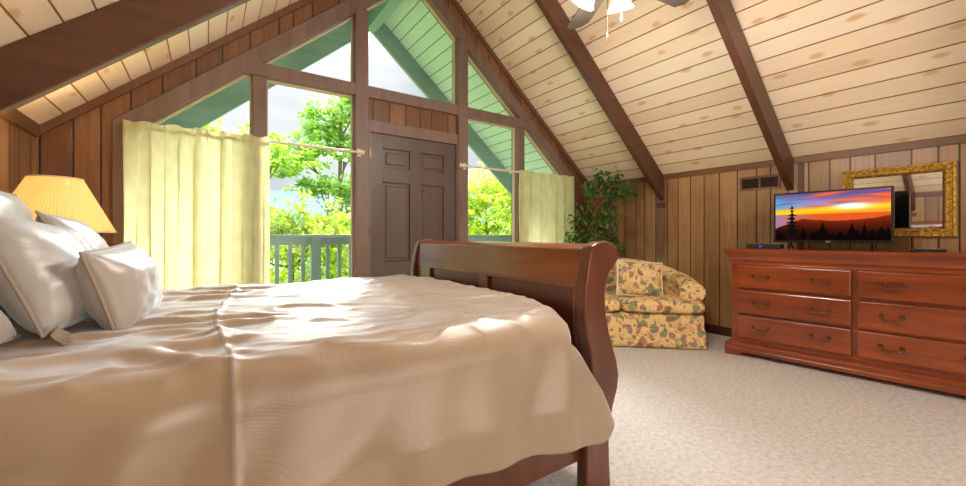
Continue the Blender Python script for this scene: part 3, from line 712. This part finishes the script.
for r, z in ((.2385, 1.06), (.106, 1.345)): MB(o).tube([(lx + r * math.cos(a / 30 * 2 * PI), ly + r * math.sin(a / 30 * 2 * PI), z) for a in range(31)], .004, 6, False).build('shade_trim', M['cream'], lp, True)
light('lamp_bulb_light', 'POINT', (lx, ly, 1.17), energy=27, color=(1, .72, .38), size=.04)

# ------------------------------------------------------------------ dresser
DA = math.atan2(-1, .097)
ds = thing('dresser', 'long reddish cherry wood dresser with six drawers under the television', 'dresser', (3.776, 1.70, 0), DA)
W = 1.67; D = .44
MB().box((.045, .026, .125), (W - .045, D, .80)).build('case', M['cherryx'], ds, bevel=.004)
cr = [(.03, .80), (.03, .815), (.02, .83), (.018, .85), (.006, .88), (-.008, .898), (-.012, .905), (-.012, .924)]
def crown(mb, prof, w0, w1, d0):
    vs = []; n = len(prof)
    for i, (c) in enumerate(((0, 0), (1, 0), (1, 1), (0, 1))):
        for off, z in prof:
            x = (w0 + off) if c[0] == 0 else (w1 - off); y = off if c[1] == 0 else d0
            vs.append((x, y, z))
    fs = [(i * n + k, ((i + 1) % 4) * n + k, ((i + 1) % 4) * n + k + 1, i * n + k + 1) for i in range(4) for k in range(n - 1)]
    fs += [tuple(i * n for i in range(4)), tuple(i * n + n - 1 for i in range(4))[::-1]]
    return mb.add(vs, fs)
crown(MB(), cr, 0, W, D).build('top', M['cherryx'], ds, True, angle=25)
bs = [(.0, .035), (.0, .045), (-.004, .05), (-.004, .062), (.0, .068), (.0, .10), (.008, .11), (.02, .118), (.03, .13)]
crown(MB(), bs, 0, W, D).build('base_moulding', M['cherryx'], ds, True, angle=25)
foot = [(0, 0), (.10, 0), (.12, .012), (.13, .036), (0, .036)]
for a, b_ in ((0, 1), (W, -1)):
    f = MB().prism([(a + b_ * x, z) for x, z in foot], 'y', 0, .03); f.box((a + (0 if b_ > 0 else -.03), .02, 0), (a + (.03 if b_ > 0 else 0), D - .01, .036))
    f.build('bracket_foot', M['cherryx'], ds)
for s0 in (.095, .862):
    for z0, z1 in ((.595, .785), (.375, .57), (.165, .357)):
        dr_ = MB().box((s0, -.006, z0), (s0 + .735, .03, z1)).build('drawer', M['cherryx'], ds, bevel=.009)
        for hs in (.175, .56):
            hx = s0 + hs; hz = (z0 + z1) / 2 + .012; hm = MB()
            for q in (-.052, .052):
                hm.lathe([(.001, -.006), (.013, -.007), (.014, -.010), (.008, -.016), (.007, -.026), (.011, -.032), (.009, -.04), (.001, -.041)], (hx + q, 0, hz), 14, 'y')
            bail = [(hx - .052, -.032, hz - .004), (hx - .048, -.036, hz - .02), (hx - .03, -.038, hz - .032), (hx - .012, -.038, hz - .028), (hx, -.038, hz - .031), (hx + .012, -.038, hz - .028), (hx + .03, -.038, hz - .032), (hx + .048, -.036, hz - .02), (hx + .052, -.032, hz - .004)]
            hm.tube(bail, [.0035, .004, .0045, .006, .0065, .006, .0045, .004, .0035], 8)
            hm.build('drawer_pull', M['brass'], dr_, True)

# ------------------------------------------------------------------ television
tv = thing('television', 'flat black television showing an orange sunset behind dark trees, on the dresser', 'television', (4.11, 1.445, .9245), R(-89)); 
TW, z0, z1 = .745, .055, .48
MB().box((0, 0, z0), (TW, .035, z1)).box((.12, .03, z0 + .05), (TW - .12, .065, z1 - .1)).build('housing', M['black'], tv, bevel=.005)
bz = MB(); t_ = .014
bz.box((0, -.006, z0), (TW, 0.0, z0 + .022)).box((0, -.006, z1 - t_), (TW, 0, z1)).box((0, -.006, z0 + .022), (t_, 0, z1 - t_)).box((TW - t_, -.006, z0 + .022), (TW, 0, z1 - t_))
bz.build('bezel', M['black'], tv)
MB().box((TW / 2 - .014, -.0075, z0 + .006), (TW / 2 + .014, -.006, z0 + .016)).build('maker_badge', M['silver'], tv, label='small silver badge')
def screen():
    nx, nz = 190, 100; sx0, sx1, sz0, sz1 = t_, TW - t_, z0 + .022, z1 - t_
    vs = [(sx0 + (sx1 - sx0) * i / nx, -.002, sz0 + (sz1 - sz0) * j / nz) for i in range(nx + 1) for j in range(nz + 1)]
    fs = [(i * (nz + 1) + j, (i + 1) * (nz + 1) + j, (i + 1) * (nz + 1) + j + 1, i * (nz + 1) + j + 1) for i in range(nx) for j in range(nz)]
    me = bpy.data.meshes.new('screen'); me.from_pydata(vs, [], fs)
    ca = me.color_attributes.new('picture', 'FLOAT_COLOR', 'POINT')
    def mix(a, b_, t): t = max(0, min(1, t)); return tuple(x + (y - x) * t for x, y in zip(a, b_))
    def firs(x):
        best = -1
        for cx, h, wd in ((.27, .20, .04), (.36, .16, .03), (.40, .14, .05), (.45, .34, .05), (.48, .2, .04), (.6, .13, .06), (.70, .3, .05), (.74, .16, .05), (.8, .28, .04), (.86, .17, .05), (.93, .22, .06), (.05, .12, .06), (.98, .2, .05), (.54, .1, .05)):
            d = abs(x - cx) / wd
            if d < 1: best = max(best, h * (1 - d ** .8))
        return best + .07
    for i in range(nx + 1):
        for j in range(nz + 1):
            x, y = i / nx, j / nz
            n1 = noise.noise(Vector((x * 2.2, y * 11, 1))); n2 = noise.noise(Vector((x * 4, y * 20, 5)))
            sky = mix((255, 150, 20), (150, 120, 170), (y - .55) / .22)
            sky = mix(sky, (90, 70, 130), (y - .8) / .15)
            sky = mix(sky, (60, 150, 200), (1 - x * 2.6) * (1 if y > .6 else 0) * min(1, (y - .6) * 8) * (1 - max(0, (y - .9) * 10)))
            sky = mix(sky, (240, 90, 30), (n1 * 2.2 + .1 + (x - .4)) * (1 if y > .66 else .2))
            sky = mix(sky, (116, 84, 110), (n2 * 1.4) * (1 if y > .7 else 0))
            band = math.exp(-((y - (.60 + .08 * x)) / .055) ** 2); sky = mix(sky, (255, 190, 20), band * .95)
            sun = math.exp(-(((x - .70) / .13) ** 2 + ((y - .69) / .05) ** 2)); sky = mix(sky, (255, 250, 215), sun * 1.6)
            if y < .56: sky = mix((200, 80, 30), (150, 110, 140), 1 - x * 2.5)
            h1 = .40 + .05 * math.sin(x * 5 + .5) + .25 * max(0, x - .5) + .012 * noise.noise(Vector((x * 12, 0, 0)))
            h1 = min(h1, .66)
            if x < .25: h1 -= (.25 - x) * .7
            if y < h1: sky = mix((30, 6, 3), (130, 40, 10), (y - .18) / .36 ); sky = mix(sky, (200, 50, 10), .35 * math.exp(-((x - .68) / .3) ** 2) * y)
            if y < firs(x): sky = mix((3, 1, 2), sky, .05)
            dx = abs(x - .165); yy = (y - .05) / .72
            if 0 < yy < 1:
                lay = (yy * 9) % 1; wd = (1 - yy) ** .8 * .085 * (.35 + .65 * (1 - lay)) + .004
                wd *= .75 + .5 * abs(noise.noise(Vector((yy * 14, 1 if x > .165 else 7, 0)))) * 2
                if dx < wd * (.55 if lay > .45 else 1): sky = (5, 6, 8)
            ca.data[i * (nz + 1) + j].color = rgb(sky)
    m = bpy.data.materials.new('sunset_picture'); m.use_nodes = True; nt = m.node_tree; b = nt.nodes['Principled BSDF']
    a = N(nt, 'ShaderNodeAttribute', attribute_name='picture'); b.inputs['Base Color'].default_value = (.001, .001, .001, 1); b.inputs['Roughness'].default_value = .3; b.inputs['Specular IOR Level'].default_value = .04
    L(nt, a.outputs['Color'], b.inputs['Emission Color']); b.inputs['Emission Strength'].default_value = 1.0
    me.materials.append(m); so = bpy.data.objects.new('screen', me); C.objects.link(so); so.parent = tv
screen()
for x in (.12, TW - .12):
    MB().tube([(x, .02, z0 + .01), (x + .01, -.02, .03), (x + .02, -.09, .005)], .006, 8).tube([(x, .02, z0 + .01), (x - .005, .05, .03), (x - .01, .10, .005)], .006, 8).build('stand_leg', M['black'], tv, True)

cb = thing('cable_box', 'slim black cable box with a blue light at the left end of the dresser top', 'cable box', (3.90, 1.58, .9245), R(-86))
MB().box((0, 0, .004), (.25, .10, .042)).build('case', M['blackm'], cb, bevel=.004)
MB().box((.10, -.002, .018), (.115, .001, .026)).build('indicator_light', plain('blue_led', (40, 40, 255), .4, emit=(60, 50, 255), es=2), cb, label='blue light')
rm = thing('remote_control', 'dark remote control lying on the right part of the dresser top', 'remote control', (4.02, .60, .9245), R(-75))
MB().box((0, 0, .004), (.17, .045, .022)).build('body', M['blackm'], rm, bevel=.008)
bt = MB(); [bt.box((.02 + i * .018, .008 + j * .011, .021), (.03 + i * .018, .014 + j * .011, .025)) for i in range(7) for j in range(3)]
bt.build('buttons', M['silver'], rm)

# ------------------------------------------------------------------ mirror
mr = thing('mirror', 'gilt framed mirror hanging on the wall behind the television', 'mirror', (4.42, .74, 1.03)); o = mr.location
y0, y1, z0, z1 = .428, 1.055, 1.03, 1.575
def frame_prof(mb, prof):
    # prof: list of (inset, x)
    n = len(prof); vs = []
    for cy_, cz_ in ((0, 0), (1, 0), (1, 1), (0, 1)):
        for d, x in prof: vs.append((x, y0 + d if cy_ == 0 else y1 - d, z0 + d if cz_ == 0 else z1 - d))
    fs = [(i * n + k, ((i + 1) % 4) * n + k, ((i + 1) % 4) * n + k + 1, i * n + k + 1) for i in range(4) for k in range(n - 1)]
    return mb.add(vs, fs)
frame_prof(MB(o), [(0, 4.428), (0, 4.40), (.006, 4.392), (.016, 4.390), (.024, 4.400), (.034, 4.402), (.044, 4.396), (.05, 4.392), (.056, 4.398), (.062, 4.410), (.066, 4.42)]).build('frame', M['gold'], mr, True, angle=30)
bead = MB(o)
def ring(ins, x, step, r):
    a0, a1, b0, b1 = y0 + ins, y1 - ins, z0 + ins, z1 - ins
    for k in range(int((a1 - a0) / step) + 1):
        for z in (b0, b1): bead.lathe([(.0005, -r), (r * .8, -r * .5), (r * .9, 0), (.0005, r * .3)], (x, a0 + k * step, z), 6, 'x')
    for k in range(1, int((b1 - b0) / step)):
        for y in (a0, a1): bead.lathe([(.0005, -r), (r * .8, -r * .5), (r * .9, 0), (.0005, r * .3)], (x, y, b0 + k * step), 6, 'x')
ring(.029, 4.401, .018, .008); ring(.053, 4.394, .010, .004)
bead.build('carved_beading', M['gold'], mr, True)
MB(o).box((4.412, y0 + .07, z0 + .07), (4.418, y1 - .07, z1 - .07)).build('glass', M['mirror'], mr, bevel=.0)

# vent
vt = thing('air_vent', 'brown wall vent with two dark louvred openings above the dresser', 'vent', (XR, 1.675, 1.55)); o = vt.location
f = MB(o); f.box((XR - .012, 1.50, 1.485), (XR, 1.85, 1.505)).box((XR - .012, 1.50, 1.60), (XR, 1.85, 1.622)).box((XR - .012, 1.50, 1.505), (XR, 1.522, 1.60)).box((XR - .012, 1.828, 1.505), (XR, 1.85, 1.60)).box((XR - .012, 1.665, 1.505), (XR, 1.685, 1.60))
f.build('frame', M['ctrim'], vt, bevel=.002)
for a in (1.522, 1.685):
    lv = MB(o).box((XR - .003, a, 1.505), (XR - .001, a + .143, 1.60))
    for k in range(13): lv.box((XR - .010, a + .006 + k * .011, 1.505), (XR - .003, a + .009 + k * .011, 1.60))
    lv.build('louvre', M['bronze'], vt)

# ------------------------------------------------------------------ loveseat
LA = math.atan2(-.688, .725)
ls_ = thing('loveseat', 'floral upholstered loveseat with rolled arm set across the far corner', 'loveseat', (2.64, 2.845, 0), LA)
LW = 1.5
def skirt(u, v):
    P = [(.02, .84), (.02, .02), (LW - .02, .02), (LW - .02, .84)]
    lens = [.82, LW - .04, .82]; tot = sum(lens); d = u * tot
    for i, l in enumerate(lens):
        if d <= l + 1e-9: k = d / l; a, b_ = P[i], P[i + 1]; x = a[0] + (b_[0] - a[0]) * k; y = a[1] + (b_[1] - a[1]) * k; nx, ny = ((-1, 0), (0, -1), (1, 0))[i]; break
        d -= l
    fl = .022 * (1 - v) + .004 * math.sin(u * 60) * (1 - v)
    return (x + nx * fl, y + ny * fl, .008 + .17 * v)
MB().grid(skirt, 120, 6).build('skirt', M['floral'], ls_, True, solid=.006, angle=50)
MB().box((.022, .022, .03), (LW - .022, .84, .315)).build('base', M['floral'], ls_, bevel=.03)
def cushion(x0, x1):
    def fn(u, v):
        a = u * 2 * PI; b_ = (v - .5) * PI
        ca, sa = math.cos(a), math.sin(a); cb_, sb = math.cos(b_), math.sin(b_)
        f = lambda t, e: math.copysign(abs(t) ** e, t)
        x = f(ca, .22) * f(cb_, .3); y = f(sa, .22) * f(cb_, .3); z = f(sb, .55)
        z *= 1 + .25 * (1 - x * x) * (1 - y * y) * (1 if z > 0 else 0)
        return ((x0 + x1) / 2 + x * (x1 - x0) / 2, .315 + y * .325, .375 + z * .062)
    return MB().grid(fn, 64, 24, cu=True)
for a, b_ in ((.01, .748), (.752, 1.49)): cushion(a, b_).build('seat_cushion', M['floral'], ls_, True, angle=60)
path = [(1.40, .13), (1.415, .28), (1.42, .42), (1.39, .56), (1.30, .66), (1.16, .72), (.95, .755), (.75, .765)]
tops = [.60, .625, .65, .68, .72, .755, .785, .80]
path = path + [(LW - x, y) for x, y in path[-2::-1]]; tops = tops + tops[-2::-1]
def cr_(arr, t):
    n = len(arr) - 1; f = t * n; i = min(n - 1, int(f)); k = f - i
    g_ = lambda j: arr[max(0, min(n, j))]
    p0, p1, p2, p3 = g_(i - 1), g_(i), g_(i + 1), g_(i + 2)
    return .5 * ((2 * p1) + (-p0 + p2) * k + (2 * p0 - 5 * p1 + 4 * p2 - p3) * k * k + (-p0 + 3 * p1 - 3 * p2 + p3) * k ** 3)
pv = [Vector((p[0], p[1], 0)) for p in path]
def arm(u, v):
    p = cr_(pv, u); t = (cr_(pv, min(1, u + .01)) - cr_(pv, max(0, u - .01))).normalized(); nrm = Vector((t.y, -t.x, 0))  # outwards
    H_ = cr_(tops, u); r = .105 - .035 * math.sin(PI * u) ** .6
    a = v * 2 * PI   # closed cross-section: scroll top + straight drop
    sec = [(-.055, .30), (-.06, H_ - 2 * r), (-r, H_ - r * 1.25), (-r * .95, H_ - r * .5), (-r * .5, H_ - .012), (0, H_), (r * .55, H_ - .012), (r * 1.05, H_ - r * .5), (r * 1.1, H_ - r * 1.1), (r * .8, H_ - r * 1.6), (.045, H_ - r * 2), (.045, .3)]
    n = len(sec); f = v * n; i = int(f) % n; k = f - int(f); q = tuple(x + (y - x) * k for x, y in zip(sec[i], sec[(i + 1) % n]))
    return p + nrm * q[0] * 1.0 + Vector((0, 0, q[1]))
ar = MB().grid(arm, 60, 48, cv=True)
ar.f.append(tuple(range(48))); ar.f.append(tuple(range(59 * 48, 60 * 48))[::-1])
ar.build('back_and_arms', M['floral'], ls_, True, angle=60)
cp = thing('throw_pillow', 'square floral throw pillow with pale cord edging on the loveseat', 'throw pillow', (3.575, 2.415, .605)); cp.rotation_euler = (R(-20), R(4), LA)
pillow_mb(.44, .36, .15, seed=9).build('pillow_cover', M['floral'], cp, True, angle=100)
pts = []
for (a, b_), (c, d) in (((-1, -1), (1, -1)), ((1, -1), (1, 1)), ((1, 1), (-1, 1)), ((-1, 1), (-1, -1))):
    for k in range(16):
        t = k / 16; x = a + (c - a) * t; z = b_ + (d - b_) * t
        ex = 1 - .1 * (1 - z * z) * .5; ey = 1 - .1 * (1 - x * x) * .5
        pts.append((x * .22 * ex if abs(x) == 1 else x * .22, 0, z * .18 * ey if abs(z) == 1 else z * .18))
pts.append(pts[0])
MB().tube(pts, .010, 6, False).build('cord_edging', M['cream'], cp, True)

# ------------------------------------------------------------------ ficus
fx, fy = 4.06, 3.40
fc = thing('potted_ficus', 'leafy artificial-looking ficus in the corner behind the loveseat', 'plant', (fx, fy, 0)); o = fc.location
fc['label'] = 'leafy green ficus standing in the corner behind the loveseat'
MB(o).lathe([(.001, 0), (.13, 0), (.16, .28), (.17, .29), (.165, .3), (.15, .29), (.14, .26), (.001, .255)], (fx, fy, 0), 28).build('pot', wood('wicker', (110, 76, 44), (160, 120, 76), 'z', 8, .7), fc, True)
rnd = random.Random(4); tr = MB(o); tips = []
for k in range(3):
    ph = k * 2.1; pts = [(fx + .028 * math.cos(ph + t * 6) + .01 * t, fy + .028 * math.sin(ph + t * 6), .25 + t * 1.1) for t in [i / 14 for i in range(15)]]
    tr.tube(pts, [.014 - .005 * i / 14 for i in range(15)], 7)
for k in range(34):
    z = rnd.uniform(.7, 1.42); a = rnd.uniform(0, 2 * PI); l = rnd.uniform(.2, .40) * (1.0 if z < 1.25 else .75)
    s = Vector((fx, fy, min(z, 1.35))); e = Vector((fx + l * math.cos(a), fy + l * math.sin(a) * .85, z + rnd.uniform(-.12, .12)))
    e.x = min(e.x, 4.36); e.y = min(e.y, 3.58); m_ = s.lerp(e, .5) + Vector((0, 0, .08)); tr.tube([s, m_, e], [.005, .0035, .002], 5); tips.append((s, m_, e, .1))
for e in ((4.13, 3.1, 1.80), (4.27, 3.0, 1.58), (4.0, 3.25, 1.84), (3.78, 3.25, 1.68), (4.2, 2.98, 1.68)):
    s = Vector((fx, fy, 1.33)); e = Vector(e); m_ = s.lerp(e, .55) + Vector((0, 0, .14)); tr.tube([s, m_, e], [.007, .004, .002], 5); tips.append((s, m_, e, .06)); tips.append((s, m_, e, .06))
tr.build('trunk', wood('red_brown_stem', (112, 62, 38), (158, 98, 64), 'z', 5, .7), fc, True)
lf = MB(o); vs = []; fs = []
for s, m_, e, sp_ in tips:
    for _ in range(34):
        t = rnd.uniform(.35, 1.08); p = (s.lerp(m_, t * 2) if t < .5 else m_.lerp(e, t * 2 - 1)) + Vector((rnd.gauss(0, sp_ * .6), rnd.gauss(0, sp_ * .6), rnd.gauss(-.02, sp_ * .5)))
        p.x = min(p.x, 4.37); p.y = min(p.y, 3.66)
        p.z = min(p.z, ceil(p.x) - .1)
        d = Vector((rnd.gauss(0, .6), rnd.gauss(0, .6), rnd.uniform(-1.2, -.1))).normalized(); sd = d.cross(Vector((rnd.gauss(0, 1), rnd.gauss(0, 1), .3))).normalized(); up = d.cross(sd)
        l = rnd.uniform(.055, .085); k = len(vs)
        vs += [p, p + d * l * .35 + sd * l * .2, p + d * l * .7 + sd * l * .16 - up * l * .05, p + d * l - up * l * .12, p + d * l * .7 - sd * l * .16 - up * l * .05, p + d * l * .35 - sd * l * .2, p + d * l * .5 - up * l * .04]
        fs += [(k, k + 1, k + 6), (k + 1, k + 2, k + 6), (k + 2, k + 3, k + 6), (k + 3, k + 4, k + 6), (k + 4, k + 5, k + 6), (k + 5, k, k + 6)]
lf.add(vs, fs); lf.build('foliage', M['ficus'], fc)

# ------------------------------------------------------------------ ceiling fan
FX, FY = 1.74, 1.32
fan = thing('ceiling_fan', 'dark ceiling fan with lit bell shades hanging from the ridge', 'ceiling fan', (FX, FY, 2.2)); o = fan.location
MB(o).lathe([(.001, 3.72), (.07, 3.72), (.065, 3.66), (.03, 3.62), (.015, 3.60)], (FX, FY, 0), 24).build('canopy', M['bronze'], fan, True)
MB(o).tube([(FX, FY, 3.62), (FX, FY, 2.60)], .013, 12).build('downrod', M['bronze'], fan, True)
MB(o).lathe([(.015, 2.64), (.04, 2.62), (.10, 2.58), (.12, 2.52), (.115, 2.45), (.07, 2.41), (.055, 2.36), (.06, 2.32), (.04, 2.29), (.001, 2.285)], (FX, FY, 0), 32).build('motor_housing', M['bronze'], fan, True)
a0 = math.atan2(1.80 - FY, 1.99 - FX)
for k in range(5):
    a = a0 - k * R(72); be = thing('x', None, None); bpy.data.objects.remove(be)
    Rm = Matrix.Rotation(a, 4, 'Z'); Pm = Matrix.Rotation(R(-16), 4, 'X')
    bl = [(.17, -.055), (.22, -.066), (.53, -.078), (.575, -.045), (.58, 0), (.575, .045), (.53, .078), (.22, .066), (.17, .055)]
    def tr_(p): return tuple(Vector((FX, FY, 2.415)) + Rm @ (Pm @ Vector(p)))
    mb = MB(o); n = len(bl)
    mb.add([tr_((x, y, -.004)) for x, y in bl] + [tr_((x, y, .004)) for x, y in bl], [tuple(range(n))[::-1], tuple(range(n, 2 * n))] + [(i, (i + 1) % n, n + (i + 1) % n, n + i) for i in range(n)])
    bo = mb.build('blade', M['blade'], fan)
    ir = MB(o); ir.add([tr_(p) for p in ((.09, -.015, .005), (.2, -.035, .006), (.24, 0, .006), (.2, .035, .006), (.09, .015, .005), (.09, -.015, .011), (.2, -.035, .012), (.24, 0, .012), (.2, .035, .012), (.09, .015, .011))],
        [(4, 3, 2, 1, 0), (5, 6, 7, 8, 9)] + [(i, (i + 1) % 5, 5 + (i + 1) % 5, 5 + i) for i in range(5)]); ir.build('blade_iron', M['bronze'], bo)
for k in range(4):
    a = math.atan2(1.47 - FY, 1.62 - FX) - R(12) + k * PI / 2; d = Vector((math.cos(a), math.sin(a), 0))
    c0 = Vector((FX, FY, 2.40)); c1 = c0 + d * .10 + Vector((0, 0, .0)); ax = (d * .55 + Vector((0, 0, -.84))).normalized()
    am = MB(o).tube([c0 + d * .04, c1, c1 + ax * .02], .009, 8).build('light_arm', M['bronze'], fan, True)
    u_ = ax.cross(Vector((0, 0, 1))).normalized(); v_ = ax.cross(u_)
    prof = [(.02, .0), (.03, .015), (.042, .04), (.05, .07), (.062, .10), (.072, .115)]
    mb = MB(o); nn = 28
    mb.add([c1 + ax * (.012 + z) + (u_ * math.cos(2 * PI * j / nn) + v_ * math.sin(2 * PI * j / nn)) * r for r, z in prof for j in range(nn)], [(i * nn + j, i * nn + (j + 1) % nn, (i + 1) * nn + (j + 1) % nn, (i + 1) * nn + j) for i in range(len(prof) - 1) for j in range(nn)])
    mb.build('glass_shade', M['fshade'], fan, True, solid=.003, angle=60)
    light('fan_bulb_light', 'POINT', c1 + ax * .17, energy=20, color=(1, .93, .86), size=.035)
for (dx, dy, zt_, zb) in ((-.02, .03, 2.3, 2.10), (.03, -.02, 2.3, 2.20)):
    ch = MB(o).tube([(FX + dx, FY + dy, zt_), (FX + dx, FY + dy, zb)], .0015, 6).build('pull_chain', M['bronze'], fan)
    MB(o).lathe([(.001, zb + .002), (.005, zb - .005), (.006, zb - .035), (.004, zb - .05), (.001, zb - .051)], (FX + dx, FY + dy, 0), 10).build('pull_knob', M['beam'], ch, True)
